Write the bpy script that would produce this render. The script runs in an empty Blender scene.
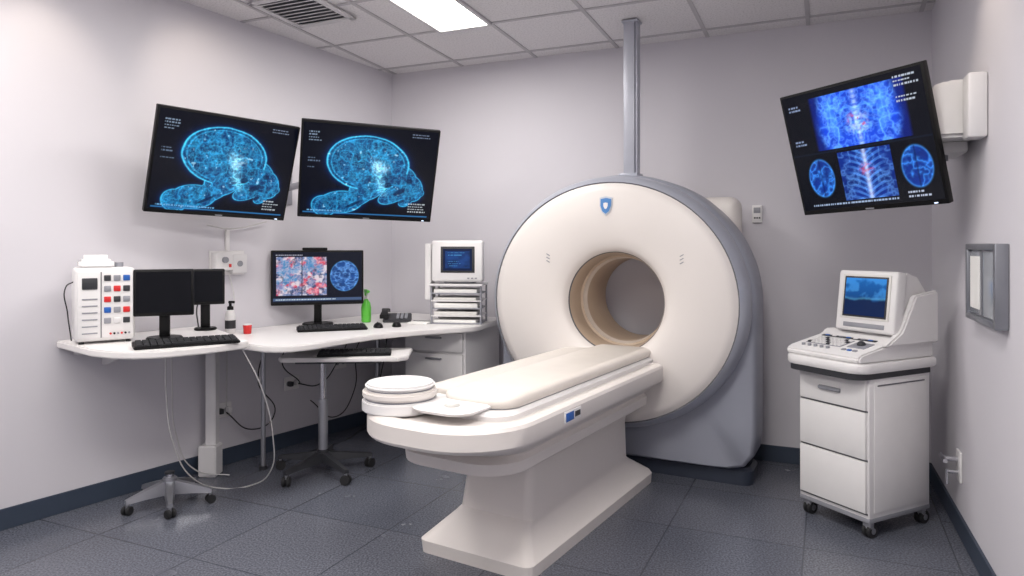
import bpy, bmesh, math, random
import numpy as np
from mathutils import Vector, Matrix, Euler
random.seed(4)
sc=bpy.context.scene
try:
    sc.view_settings.view_transform='Standard'
    sc.view_settings.look='None'
except Exception as e: print(e)

# ---------------------------------------------------------------- room frame
L=Vector((-0.95,5.54,0)); R=Vector((2.41,4.02,0))
dL=Vector((-0.551,-0.835,0)); nL=Vector((0.835,-0.551,0))
dR=Vector((-0.387,-0.922,0)); nR=Vector((-0.922,0.387,0))
bB=Vector((0.911,-0.412,0)); nB=Vector((-0.412,-0.911,0))
TH_B=-0.4247; TH_L=math.atan2(.835,.551); TH_R=math.atan2(-.922,-.387); TH_T=-math.asin(.52); TH_G=-math.asin(.46)
LF=L+8.0*dL; RF=R+6.0*dR
ROOM=[L,LF,RF,R]
def WL(t,s,z=0): return L+dL*t+nL*s+Vector((0,0,z))
def WR(t,s,z=0): return R+dR*t+nR*s+Vector((0,0,z))
def WB(u,n,z=0): return L+bB*u+nB*n+Vector((0,0,z))
def zc(n): return 2.70+0.04*n

# ---------------------------------------------------------------- materials
def srgb(r,g,b):
    f=lambda c:(c/255/12.92) if c/255<=.04045 else ((c/255+.055)/1.055)**2.4
    return (f(r),f(g),f(b),1)
MC={}
def mat(name,rgb,rough=.5,metal=0.,var=.04,scale=12.,bump=0.,emit=None,es=0.,coat=0.,trans=0.,spec=.5):
    if name in MC: return MC[name]
    m=bpy.data.materials.new(name); m.use_nodes=True
    nt=m.node_tree; b=nt.nodes['Principled BSDF']
    c=srgb(*rgb)
    tc=nt.nodes.new('ShaderNodeTexCoord'); nz=nt.nodes.new('ShaderNodeTexNoise')
    nz.inputs['Scale'].default_value=scale; nz.inputs['Detail'].default_value=4
    nt.links.new(tc.outputs['Object'],nz.inputs['Vector'])
    cr=nt.nodes.new('ShaderNodeValToRGB')
    cr.color_ramp.elements[0].position=.3; cr.color_ramp.elements[1].position=.7
    cr.color_ramp.elements[0].color=(c[0]*(1-var),c[1]*(1-var),c[2]*(1-var),1)
    cr.color_ramp.elements[1].color=(min(1,c[0]*(1+var)),min(1,c[1]*(1+var)),min(1,c[2]*(1+var)),1)
    nt.links.new(nz.outputs['Fac'],cr.inputs['Fac'])
    nt.links.new(cr.outputs['Color'],b.inputs['Base Color'])
    b.inputs['Roughness'].default_value=rough; b.inputs['Metallic'].default_value=metal
    b.inputs['Coat Weight'].default_value=coat; b.inputs['Specular IOR Level'].default_value=spec
    b.inputs['Transmission Weight'].default_value=trans
    if bump>0:
        bp=nt.nodes.new('ShaderNodeBump'); bp.inputs['Strength'].default_value=bump; bp.inputs['Distance'].default_value=.002
        n2=nt.nodes.new('ShaderNodeTexNoise'); n2.inputs['Scale'].default_value=scale*12; n2.inputs['Detail'].default_value=5
        nt.links.new(tc.outputs['Object'],n2.inputs['Vector'])
        nt.links.new(n2.outputs['Fac'],bp.inputs['Height']); nt.links.new(bp.outputs['Normal'],b.inputs['Normal'])
    if emit:
        b.inputs['Emission Color'].default_value=srgb(*emit); b.inputs['Emission Strength'].default_value=es
    MC[name]=m; return m

M_wall=mat('wall_paint',(206,203,209),.75,var=.015,scale=1.5,bump=.12)
M_base=mat('baseboard_vinyl',(54,64,80),.45)
M_white=mat('white_plastic',(222,220,220),.4,var=.015)
M_gwhite=mat('gantry_white',(218,212,208),.42,var=.012,scale=3)
M_ggrey=mat('gantry_grey',(158,161,173),.38,metal=.15,var=.02,scale=3)
M_gring=mat('gantry_ring',(172,175,186),.3,metal=.25,var=.02)
M_dark=mat('dark_plinth',(52,58,72),.5)
M_tan=mat('bore_liner',(178,158,138),.4,var=.03)
M_tan2=mat('bore_liner_band',(214,202,190),.4,var=.03)
M_black=mat('black_plastic',(10,10,12),.45,var=.1,spec=.25)
M_dgrey=mat('dark_grey_plastic',(44,45,50),.5,var=.1)
M_key=mat('key_caps',(30,31,35),.6,var=.1)
M_chrome=mat('chrome',(205,205,210),.18,metal=1.)
M_steel=mat('brushed_steel',(165,166,172),.32,metal=.8)
M_desk=mat('desk_laminate',(226,223,222),.4,var=.02,scale=4,coat=.1)
M_cab=mat('cabinet_paint',(216,214,215),.42,var=.015)
M_seam=mat('seam_shadow_gap',(95,95,100),.8)
M_pad=mat('pad_vinyl',(216,209,202),.5,var=.02,bump=.15)
M_blue=mat('blue_label',(30,90,170),.4)
M_red=mat('red_plastic',(205,40,40),.35)
M_green=mat('green_plastic',(90,190,60),.3,coat=.3)
M_paper=mat('paper',(232,231,228),.8,var=.03)
M_cable_w=mat('cable_white',(190,188,188),.5)
M_cable_b=mat('cable_black',(25,25,28),.5)
M_ltile=mat('glass_pane',(165,170,176),.15,metal=.3,var=.12,scale=4)
M_rubber=mat('rubber',(30,30,33),.7,var=.1)
M_grey=mat('mid_grey_plastic',(140,141,148),.45)
M_beige=mat('aged_plastic',(212,210,206),.45,var=.03)

def ceiling_mat():
    m=bpy.data.materials.new('ceiling_tile'); m.use_nodes=True; nt=m.node_tree; b=nt.nodes['Principled BSDF']
    tc=nt.nodes.new('ShaderNodeTexCoord'); v=nt.nodes.new('ShaderNodeTexNoise'); v.inputs['Scale'].default_value=90; v.inputs['Detail'].default_value=6
    cr=nt.nodes.new('ShaderNodeValToRGB'); cr.color_ramp.elements[0].position=.36; cr.color_ramp.elements[1].position=.5
    cr.color_ramp.elements[0].color=srgb(208,205,206); cr.color_ramp.elements[1].color=srgb(226,223,224)
    nt.links.new(tc.outputs['Object'],v.inputs['Vector']); nt.links.new(v.outputs['Fac'],cr.inputs['Fac']); nt.links.new(cr.outputs['Color'],b.inputs['Base Color'])
    b.inputs['Roughness'].default_value=.9
    bp=nt.nodes.new('ShaderNodeBump'); bp.inputs['Strength'].default_value=.2; bp.inputs['Distance'].default_value=.002
    nt.links.new(v.outputs['Fac'],bp.inputs['Height']); nt.links.new(bp.outputs['Normal'],b.inputs['Normal'])
    return m
M_ceil=ceiling_mat(); M_tbar=mat('ceiling_tbar',(206,204,206),.5); M_tbar2=mat('ceiling_tbar_grid',(184,181,184),.5)

def floor_mat():
    m=bpy.data.materials.new('floor_vinyl_tile'); m.use_nodes=True; nt=m.node_tree; b=nt.nodes['Principled BSDF']
    tc=nt.nodes.new('ShaderNodeTexCoord'); mp=nt.nodes.new('ShaderNodeMapping')
    mp.inputs['Rotation'].default_value=(0,0,-TH_B); mp.inputs['Location'].default_value=(.1,.22,0)
    nt.links.new(tc.outputs['Object'],mp.inputs['Vector'])
    br=nt.nodes.new('ShaderNodeTexBrick'); br.offset=0; br.inputs['Scale'].default_value=1
    br.inputs['Brick Width'].default_value=.6; br.inputs['Row Height'].default_value=.6
    br.inputs['Mortar Size'].default_value=.004; br.inputs['Mortar Smooth'].default_value=.3
    br.inputs['Color1'].default_value=srgb(97,99,108); br.inputs['Color2'].default_value=srgb(90,93,103)
    br.inputs['Mortar'].default_value=srgb(68,71,80)
    nt.links.new(mp.outputs['Vector'],br.inputs['Vector'])
    n=nt.nodes.new('ShaderNodeTexNoise'); n.inputs['Scale'].default_value=120; n.inputs['Detail'].default_value=6
    nt.links.new(tc.outputs['Object'],n.inputs['Vector'])
    cr=nt.nodes.new('ShaderNodeValToRGB'); cr.color_ramp.elements[0].position=.38; cr.color_ramp.elements[1].position=.64
    cr.color_ramp.elements[0].color=(.6,.6,.63,1); cr.color_ramp.elements[1].color=(1.35,1.35,1.35,1)
    nt.links.new(n.outputs['Fac'],cr.inputs['Fac'])
    n2=nt.nodes.new('ShaderNodeTexNoise'); n2.inputs['Scale'].default_value=3; n2.inputs['Detail'].default_value=5
    nt.links.new(tc.outputs['Object'],n2.inputs['Vector'])
    mx=nt.nodes.new('ShaderNodeMix'); mx.data_type='RGBA'; mx.blend_type='MULTIPLY'; mx.inputs[0].default_value=1
    nt.links.new(br.outputs['Color'],mx.inputs[6]); nt.links.new(cr.outputs['Color'],mx.inputs[7])
    nt.links.new(mx.outputs[2],b.inputs['Base Color'])
    mr=nt.nodes.new('ShaderNodeMapRange'); mr.inputs['To Min'].default_value=.14; mr.inputs['To Max'].default_value=.34
    nt.links.new(n2.outputs['Fac'],mr.inputs['Value']); nt.links.new(mr.outputs['Result'],b.inputs['Roughness'])
    bp=nt.nodes.new('ShaderNodeBump'); bp.inputs['Strength'].default_value=.08; bp.inputs['Distance'].default_value=.002
    nt.links.new(n.outputs['Fac'],bp.inputs['Height']); nt.links.new(bp.outputs['Normal'],b.inputs['Normal'])
    return m
M_floor=floor_mat()

# ---------------------------------------------------------------- mesh helpers
def link(o,parent=None):
    sc.collection.objects.link(o)
    if parent is not None: o.parent=parent
    return o
def finish(bm,name,mats,parent=None,loc=(0,0,0),rot=(0,0,0),ang=35):
    bmesh.ops.recalc_face_normals(bm,faces=bm.faces[:])
    me=bpy.data.meshes.new(name); bm.to_mesh(me); bm.free()
    if not isinstance(mats,(list,tuple)): mats=[mats]
    for m in mats: me.materials.append(m)
    for p in me.polygons: p.use_smooth=True
    try: me.set_sharp_from_angle(angle=math.radians(ang))
    except Exception: pass
    o=bpy.data.objects.new(name,me); o.location=loc; o.rotation_euler=rot
    return link(o,parent)
def root(name,loc=(0,0,0),rz=0.,rot=None):
    e=bpy.data.objects.new(name,None); e.location=loc; e.rotation_euler=rot if rot else (0,0,rz)
    e.empty_display_size=.1
    return link(e)
def box(parent,name,x,y,z,m,bev=.004,rot=(0,0,0),seg=2):
    """x,y,z are (min,max) in parent's space"""
    c=[(x[0]+x[1])/2,(y[0]+y[1])/2,(z[0]+z[1])/2]; s=[abs(x[1]-x[0]),abs(y[1]-y[0]),abs(z[1]-z[0])]
    bm=bmesh.new(); bmesh.ops.create_cube(bm,size=1)
    for v in bm.verts: v.co=Vector((v.co.x*s[0],v.co.y*s[1],v.co.z*s[2]))
    bev=min(bev,min(s)*.45)
    if bev>0: bmesh.ops.bevel(bm,geom=bm.edges[:],offset=bev,segments=seg,affect='EDGES',profile=.5)
    return finish(bm,name,m,parent,c,rot)
def cyl(parent,name,c,r,h,m,axis='z',r2=None,seg=28,bev=.0,rot=None):
    bm=bmesh.new(); bmesh.ops.create_cone(bm,cap_ends=True,segments=seg,radius1=r,radius2=r if r2 is None else r2,depth=h)
    if bev>0:
        ed=[e for e in bm.edges if abs(e.verts[0].co.z-e.verts[1].co.z)<1e-6]
        bmesh.ops.bevel(bm,geom=ed,offset=bev,segments=2,affect='EDGES')
    rr={'z':(0,0,0),'x':(0,math.pi/2,0),'y':(math.pi/2,0,0)}[axis] if rot is None else rot
    return finish(bm,name,m,parent,c,rr)
def prism(parent,name,poly,z0,z1,m,bev=.003,loc=(0,0,0),rot=(0,0,0)):
    bm=bmesh.new()
    vs=[bm.verts.new((p[0],p[1],z0)) for p in poly]
    f=bm.faces.new(vs); r=bmesh.ops.extrude_face_region(bm,geom=[f])
    for v in r['geom']:
        if isinstance(v,bmesh.types.BMVert): v.co.z=z1
    if bev>0: bmesh.ops.bevel(bm,geom=bm.edges[:],offset=bev,segments=2,affect='EDGES')
    return finish(bm,name,m,parent,loc,rot)
def loft(parent,name,loops,mats,segmat=None,cap0=True,cap1=True,closed=False,ang=35):
    bm=bmesh.new(); V=[[bm.verts.new(p) for p in lp] for lp in loops]; n=len(loops[0])
    pairs=list(range(len(V)-1))
    for i in pairs:
        for j in range(n):
            k=(j+1)%n
            f=bm.faces.new((V[i][j],V[i][k],V[i+1][k],V[i+1][j]))
            if segmat: f.material_index=segmat[i]
    if closed:
        for j in range(n):
            k=(j+1)%n
            f=bm.faces.new((V[-1][j],V[-1][k],V[0][k],V[0][j]))
            if segmat: f.material_index=segmat[-1]
    else:
        if cap0: bm.faces.new(V[0])
        if cap1: bm.faces.new(V[-1])
    return finish(bm,name,mats,parent,ang=ang)
def outline(x0,x1,y0,y1,rf,rb,z,n=8):
    """rounded plan outline, rf radius at y0 end, rb radius at y1 end"""
    pts=[]
    for cx,cy,r,a0 in ((x1-rb,y1-rb,rb,0),(x0+rb,y1-rb,rb,90),(x0+rf,y0+rf,rf,180),(x1-rf,y0+rf,rf,270)):
        for i in range(n+1):
            a=math.radians(a0+90*i/n); pts.append((cx+r*math.cos(a),cy+r*math.sin(a),z))
    return pts
def extr_x(parent,name,prof,x0,x1,m,bev=.006):
    """profile in (y,z), extruded along x"""
    bm=bmesh.new(); vs=[bm.verts.new((x0,p[0],p[1])) for p in prof]
    f=bm.faces.new(vs); r=bmesh.ops.extrude_face_region(bm,geom=[f])
    for v in r['geom']:
        if isinstance(v,bmesh.types.BMVert): v.co.x=x1
    if bev>0: bmesh.ops.bevel(bm,geom=bm.edges[:],offset=bev,segments=2,affect='EDGES')
    return finish(bm,name,m,parent)
def cable(name,paths,m,rad=.004,parent=None):
    cu=bpy.data.curves.new(name,'CURVE'); cu.dimensions='3D'; cu.bevel_depth=rad; cu.bevel_resolution=3; cu.resolution_u=10
    for pts in paths:
        s=cu.splines.new('BEZIER'); s.bezier_points.add(len(pts)-1)
        for bp_,p in zip(s.bezier_points,pts):
            bp_.co=p; bp_.handle_left_type='AUTO'; bp_.handle_right_type='AUTO'
    cu.materials.append(m)
    return link(bpy.data.objects.new(name,cu),parent)

# ---------------------------------------------------------------- noise + screens
def vnoise(x,y,seed,cell=8.):
    rng=np.random.RandomState(seed); G=rng.rand(128,128)
    x=x*cell; y=y*cell; xi=np.floor(x).astype(int); yi=np.floor(y).astype(int)
    fx=x-xi; fy=y-yi; fx=fx*fx*(3-2*fx); fy=fy*fy*(3-2*fy)
    g=lambda a,b:G[a%128,b%128]
    return (g(xi,yi)*(1-fx)+g(xi+1,yi)*fx)*(1-fy)+(g(xi,yi+1)*(1-fx)+g(xi+1,yi+1)*fx)*fy
def fbm(x,y,seed,cell=6.,o=4):
    s=0;a=.5;t=0
    for i in range(o):
        s=s+a*vnoise(x+3.1*i,y+1.7*i,seed+i,cell*2**i); t+=a; a*=.5
    return s/t
def sst(a,b,x):
    t=np.clip((x-a)/(b-a),0,1); return t*t*(3-2*t)
def ridge(x,y,seed,cell,p=4):
    return (1-np.abs(2*fbm(x,y,seed,cell,3)-1)*1.6).clip(0,1)**p
def mixc(img,mask,col):
    for i in range(3): img[...,i]=img[...,i]*(1-mask)+col[i]*mask
def addc(img,mask,col):
    for i in range(3): img[...,i]+=mask*col[i]
def rect(U,V,a,b,c,d): return ((U>a)&(U<b)&(V>c)&(V<d)).astype(float)
def textlines(img,U,V,x0,x1,ys,col,seed,h=.012):
    rng=np.random.RandomState(seed)
    for y in ys:
        x=x0; e=x0+(x1-x0)*(.5+.5*rng.rand())
        while x<e:
            w=.006+.014*rng.rand(); mixc(img,rect(U,V,x,x+w,y,y+h),col); x+=w+.006
def head_img(seed):
    def f(U,V):
        img=np.zeros(U.shape+(3,)); img[...]=(.001,.002,.007)
        X=U*1.42; Y=V
        wob=.05*(fbm(X,Y,seed+5,9,3)-.5)
        def el(cx,cy,rx,ry,a=0,w=1):
            c,s=math.cos(a),math.sin(a); dx=X-cx; dy=Y-cy
            return (1-np.sqrt(((dx*c+dy*s)/rx)**2+((-dx*s+dy*c)/ry)**2))*w+wob*w
        cr=el(.69,.60,.45,.31,-.06)-.35*wob
        rest=np.maximum.reduce([el(1.18,.35,.13,.16,.4,.5),el(1.27,.30,.06,.05,.2,.4),el(1.04,.44,.22,.17,-.5,.6),el(1.0,.27,.2,.09,.5,.5),el(1.13,.20,.09,.06,.6,.4),el(.62,.24,.28,.11,.6,.5),el(.42,.15,.24,.13,.1,.5),el(.25,.10,.14,.12,-.2,.4),el(.72,.36,.24,.16,.6,.6)])
        d=np.maximum(cr,rest)
        msk=sst(0,.03,d)
        addc(img,np.exp(-np.clip(-d,0,9)*18)*(1-msk),(.0,.015,.08))
        n=fbm(X,Y,seed,11); rd=ridge(X,Y,seed+9,9,7); rd2=ridge(X,Y,seed+20,22,5); rd3=ridge(X+.06*n,Y,seed+27,38,4)
        inc=sst(.0,.05,cr)
        addc(img,msk*(.25+.55*n),(.004,.07,.27))
        addc(img,msk*rd*.6,(.02,.33,.62)); addc(img,msk*rd2*.5,(.02,.33,.6)); addc(img,msk*rd3*.32,(.05,.4,.65))
        addc(img,np.exp(-((cr-.035)/.018)**2)*(rest<.25)*1.0,(.06,.5,.78))
        mixc(img,np.exp(-((cr-.09)/.022)**2)*(rest<.1)*.6,(.0,.03,.12))
        addc(img,np.exp(-((cr-.135)/.015)**2)*(rest<.1)*.45,(.04,.42,.7))
        addc(img,np.exp(-((rest-.02)/.016)**2)*(cr<.03)*.8,(.05,.45,.72))
        ang=np.arctan2(Y-.60,X-.72); rr=np.sqrt((X-.72)**2+(Y-.60)**2)
        addc(img,inc*sst(.06,.1,rr)*sst(.3,.15,rr)*(.5+.5*np.sin(ang*16+18*n))**3*.35,(.05,.4,.6))
        stem=np.exp(-(((X-.80-.30*(.5-Y)))/.045)**2)*sst(.2,.35,Y)*sst(.72,.58,Y)*msk
        addc(img,stem*(.3+rd2),(.22,.55,.7))
        core=sst(.13,.03,np.sqrt((X-.82)**2+((Y-.56)*1.3)**2)); addc(img,core*ridge(X,Y,seed+50,26,2)*.8,(.45,.7,.75))
        addc(img,msk*sst(.78,.88,fbm(X,Y,seed+3,28,2))*.7,(.35,.6,.7))
        for cx,cy,rx,ry,a in ((1.05,.30,.09,.035,.5),(.92,.37,.05,.04,0),(1.15,.43,.045,.035,0),(1.08,.19,.05,.02,.5),(.55,.13,.12,.02,.5)):
            dk=sst(.0,.4,el(cx,cy,rx,ry,a)); mixc(img,dk*.85,(.0,.01,.06))
        textlines(img,U,V,.04,.14,(.9,.87,.84,.81),(.22,.29,.4),seed+1)
        textlines(img,U,V,.04,.13,(.62,.59,.52),(.12,.17,.26),seed+8)
        textlines(img,U,V,.8,.97,(.95,.92),(.2,.25,.36),seed+2,.01)
        textlines(img,U,V,.82,.96,(.10,.07,.16,.13),(.45,.5,.55),seed+6,.012)
        mixc(img,rect(U,V,.02,.98,.018,.03)*.7,(.03,.2,.5))
        textlines(img,U,V,.05,.5,(.04,),(.15,.4,.7),seed+7,.014)
        return img
    return f
def chest_img(U,V):
    img=np.zeros(U.shape+(3,)); img[...]=(.001,.002,.006)
    X=U*1.15; Y=V
    top=sst(.2,.23,U)*sst(.89,.86,U)*rect(U,V,0,1,.5,.95)
    cx=.62; ax=np.abs(X-cx)
    body=sst(.40,.30,ax+.35*np.abs(Y-.72)**1.5+.05*fbm(ax,Y,2,9))*top
    addc(img,top*(.6+.6*fbm(X,Y,4,6)),(.001,.012,.20))
    addc(img,body*(.3+.9*fbm(ax,Y,3,9)),(.006,.06,.66))
    wing=np.exp(-((ax-.20-.15*(Y-.7))/.035)**2)*sst(.55,.62,Y)*sst(.93,.85,Y)*top; addc(img,wing*.5,(.10,.36,.9))
    rib=(np.sin((Y+ax*.7-ax*ax)*110)>.25)*sst(.3,.12,ax)*sst(.04,.07,ax)*sst(.62,.7,Y)*top; addc(img,rib*.25,(.05,.3,.9))
    sp=np.exp(-(ax/.018)**2)*top*(.35+.65*(np.sin(Y*150)>0)); addc(img,sp*.6,(.5,.68,.95))
    addc(img,ridge(ax,Y,12,14,5)*body*.7,(.13,.4,.95)); addc(img,ridge(ax,Y,17,26,4)*body*.35,(.2,.5,.95))
    org=sst(.12,.03,np.sqrt(ax**2+((Y-.68)*.9)**2))*top; addc(img,org*ridge(X,Y,21,22,2)*.8,(.5,.6,.8)); mixc(img,org*sst(.62,.72,fbm(X,Y,23,24))*.8,(.65,.06,.12))
    for cxx in (.22,1.0):
        d=1-np.sqrt(((X-cxx)/.115)**2+((Y-.27)/.165)**2); m=sst(0,.06,d)
        addc(img,m*(.4+.5*fbm(X,Y,8,14)),(.003,.04,.38)); addc(img,m*ridge(X,Y,31,18,4)*.8,(.05,.3,.85)); addc(img,np.exp(-((d-.04)/.05)**2)*.5,(.06,.3,.8))
        mixc(img,np.exp(-((X-cxx)/.006)**2)*m*.7,(0,.01,.08))
    mid=rect(U,V,.345,.72,.06,.465); ax=np.abs(X-.615)
    addc(img,mid*(.3+.5*fbm(ax,Y,5,10)),(.004,.04,.42)); addc(img,mid*(np.sin((Y-ax*.8+ax*ax*2)*125)>.2)*sst(.2,.06,ax)*.4,(.1,.35,.9))
    addc(img,mid*ridge(ax,Y,44,20,4)*.4,(.15,.4,.9))
    addc(img,mid*np.exp(-(ax/.015)**2)*.6,(.7,.75,.9)); mixc(img,mid*sst(.08,.03,np.sqrt(ax**2+(Y-.30)**2))*ridge(X,Y,48,22,3)*.7,(.7,.1,.15))
    mixc(img,rect(U,V,0,1,.48,.492),(.004,.008,.02))
    textlines(img,U,V,.82,.97,(.95,.92,.89,.8,.77),(.5,.55,.65),61,.012)
    textlines(img,U,V,.04,.17,(.9,.87,.6,.57),(.25,.32,.5),62,.012)
    textlines(img,U,V,.08,.9,(.03,),(.35,.45,.65),63,.014)
    textlines(img,U,V,.78,.95,(.07,.035),(.5,.55,.7),66,.014)
    return img
def desk_img(U,V):
    img=np.zeros(U.shape+(3,)); img[...]=(.004,.006,.015)
    l=rect(U,V,.04,.60,.14,.90)
    X=U*1.6
    a=fbm(X,V,4,9); b=fbm(X,V,14,14); c=fbm(X,V,24,18); e=fbm(X,V,34,6)
    col=np.zeros(U.shape+(3,)); col[...]=(.16,.22,.42)
    mixc(col,sst(.45,.62,a),(.62,.04,.08)); mixc(col,sst(.52,.68,b)*.9,(.72,.66,.72)); mixc(col,sst(.56,.66,c)*.8,(.03,.05,.12)); mixc(col,sst(.60,.72,a)*.7,(.8,.25,.35)); mixc(col,sst(.46,.34,e)*.7,(.06,.28,.55)); mixc(col,ridge(X,V,44,20,6)*.5,(.85,.6,.65))
    for i in range(3): img[...,i]=img[...,i]*(1-l)+col[...,i]*l
    mixc(img,rect(U,V,.315,.325,.14,.90)*.8,(.01,.015,.03))
    d=1-np.sqrt(((U-.80)/.165)**2+((V-.52)/.31)**2); m=sst(0,.05,d)
    addc(img,m*(.4+.8*fbm(U,V,9,12)),(.01,.07,.28)); addc(img,m*ridge(U,V,6,18,4),(.12,.28,.55)); addc(img,np.exp(-((d-.03)/.03)**2)*.4,(.08,.3,.6))
    mixc(img,rect(U,V,0,1,.03,.09),(.06,.1,.2)); textlines(img,U,V,.03,.9,(.05,),(.6,.7,.8),3,.02); textlines(img,U,V,.03,.5,(.93,),(.4,.4,.5),5,.02)
    return img
def crt_img(U,V):
    img=np.zeros(U.shape+(3,))
    for i,(a,b) in enumerate(((.002,.01),(.015,.12),(.08,.42))): img[...,i]=a+(b-a)*V
    n=fbm(U,V,7,4); addc(img,sst(.5,.7,n)*sst(.3,.6,V),(.03,.13,.26))
    mixc(img,sst(.5,.38,V+.25*(fbm(U,U*0+.3,9,5)-.5)),(.003,.015,.07)); addc(img,np.exp(-((V-.45-.1*(n-.5))/.03)**2)*.4,(.1,.35,.5)); return img
def crt2_img(U,V):
    img=np.zeros(U.shape+(3,)); img[...]=(.004,.012,.05); addc(img,rect(U,V,.08,.92,.1,.9)*fbm(U,V,3,5),(.008,.06,.25)); textlines(img,U,V,.15,.8,(.2,.3,.4,.7,.8),(.06,.25,.5),9,.03); return img
def off_img(U,V):
    img=np.zeros(U.shape+(3,)); img[...]=(.001,.0015,.003); return img

def screen_mat():
    m=bpy.data.materials.new('screen_display'); m.use_nodes=True; nt=m.node_tree; b=nt.nodes['Principled BSDF']
    a=nt.nodes.new('ShaderNodeVertexColor'); a.layer_name='Col'
    b.inputs['Base Color'].default_value=(.003,.003,.004,1); b.inputs['Roughness'].default_value=.25; b.inputs['Specular IOR Level'].default_value=.2
    nt.links.new(a.outputs['Color'],b.inputs['Emission Color']); b.inputs['Emission Strength'].default_value=1.05
    return m
M_screen=screen_mat()
def screen(parent,name,w,h,loc,func,nx=120,nz=80,rot=(0,0,0)):
    xs=np.linspace(0,1,nx+1); zs=np.linspace(0,1,nz+1); U,V=np.meshgrid(xs,zs)
    img=np.clip(func(U,V),0,1)
    co=np.zeros((U.size,3)); co[:,0]=(U.ravel()-.5)*w; co[:,2]=(V.ravel()-.5)*h
    idx=np.arange(U.size).reshape(U.shape)
    f=np.stack([idx[:-1,:-1],idx[:-1,1:],idx[1:,1:],idx[1:,:-1]],-1).reshape(-1,4)
    me=bpy.data.meshes.new(name); me.from_pydata(co.tolist(),[],f.tolist())
    ca=me.color_attributes.new('Col','FLOAT_COLOR','POINT')
    c4=np.ones((U.size,4),dtype=np.float32); c4[:,:3]=img.reshape(-1,3); ca.data.foreach_set('color',c4.ravel())
    me.materials.append(M_screen)
    o=bpy.data.objects.new(name,me); o.location=loc; o.rotation_euler=rot
    return link(o,parent)

# ================================================================ ROOM
prism(None,'floor',[(p.x,p.y) for p in ROOM],-.1,0,M_floor,0)
def wall(name,a,b,nrm,h=3.15):
    o=nrm*-.1; prism(None,name,[(a.x,a.y),(b.x,b.y),(b.x+o.x,b.y+o.y),(a.x+o.x,a.y+o.y)],0,h,M_wall,0)
wall('wall_left',L-dL*.1,LF,nL); wall('wall_back',L,R,nB); wall('wall_right',R-dR*.1,RF,nR)
fd=(RF-LF).normalized(); nF=Vector((-fd.y,fd.x,0)); wall('wall_front',LF,RF,nF)
def bboard(name,a,b,nrm,h=.1):
    o=nrm*.012; a=a+nrm*.0005; b=b+nrm*.0005
    prism(None,name,[(a.x,a.y),(b.x,b.y),(b.x+o.x,b.y+o.y),(a.x+o.x,a.y+o.y)],0.0005,h,M_base,.002)
bboard('baseboard_left',L+dL*.014,LF-dL*.02,nL); bboard('baseboard_back',L,R,nB); bboard('baseboard_right',R+dR*.014,RF-dR*.02,nR)

# ceiling (u,n) frame
Cs=Matrix.Translation((L.x,L.y,0))@Matrix.Rotation(TH_B,4,'Z')
Ci=Cs.inverted()
poly=[Ci@p for p in ROOM]
def to_ceil(obj): obj.location=(L.x,L.y,2.70); obj.rotation_euler=(-.04,0,TH_B)
o=prism(None,'ceiling',[(p.x,p.y) for p in poly],0,.06,M_ceil,0); to_ceil(o)
def clip(p,d):
    t0,t1=-50,50
    n=len(poly); cen=sum((q for q in poly),Vector())/n
    for i in range(n):
        a=poly[i]; b=poly[(i+1)%n]; e=b-a; nn=Vector((-e.y,e.x,0))
        if nn.dot(cen-a)<0: nn=-nn
        den=nn.dot(d); num=nn.dot(a-p)
        if abs(den)<1e-9:
            if num>0: return None
            continue
        t=num/den
        if den>0: t0=max(t0,t)
        else: t1=min(t1,t)
    return (t0,t1) if t1>t0 else None
bm=bmesh.new()
def bar(p,d,w=.024):
    r=clip(p,d)
    if not r: return
    a=p+d*(r[0]+.004); b=p+d*(r[1]-.004); s=Vector((-d.y,d.x,0))*w/2
    q=[a-s,b-s,b+s,a+s]
    lo=[bm.verts.new((v.x,v.y,-.006)) for v in q]; hi=[bm.verts.new((v.x,v.y,-.0005)) for v in q]
    bm.faces.new(lo); bm.faces.new(hi)
    for i in range(4): bm.faces.new((lo[i],lo[(i+1)%4],hi[(i+1)%4],hi[i]))
for i in range(-9,8): bar(Vector((1.235+.6*i,0,0)),Vector((0,1,0)))
for i in range(0,14): bar(Vector((0,-.15-.6*i,0)),Vector((1,0,0)))
o=finish(bm,'trim_ceiling_grid',M_tbar2); to_ceil(o)

M_lamp=mat('lamp_diffuser',(255,250,244),.4,emit=(255,250,242),es=8.)
def panel(u0,u1,n0,n1,power):
    r=root('ceiling_light_panel',(L.x,L.y,2.70),rot=(-.04,0,TH_B))  # shared name: one visible fixture, the others are unseen fill panels
    box(r,'diffuser',(u0+.012,u1-.012),(-n1+.012,-n0-.012),(-.012,-.007),M_lamp,.001)
    for nm,xx,yy in (('frame_a',(u0-.012,u0+.012),(-n1,-n0)),('frame_b',(u1-.012,u1+.012),(-n1,-n0)),('frame_c',(u0,u1),(-n1-.012,-n1+.012)),('frame_d',(u0,u1),(-n0-.012,-n0+.012))):
        box(r,nm,xx,yy,(-.018,-.007),M_tbar,.002)
    ld=bpy.data.lights.new('panel_lamp','AREA'); ld.shape='RECTANGLE'; ld.size=u1-u0; ld.size_y=n1-n0; ld.energy=power; ld.color=(1,.968,.935)
    lo=bpy.data.objects.new('panel_lamp',ld); lo.location=((u0+u1)/2,-(n0+n1)/2,-.03); link(lo,r)
panel(.875,1.235,.75,1.95,24)
panel(.035,.635,3.15,4.35,30)  # this and the next two: out-of-view panels added as fill light
panel(2.435,3.035,2.55,3.75,38)
panel(1.235,1.835,4.95,6.15,44)  # unseen panel by the camera, added for fill

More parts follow.
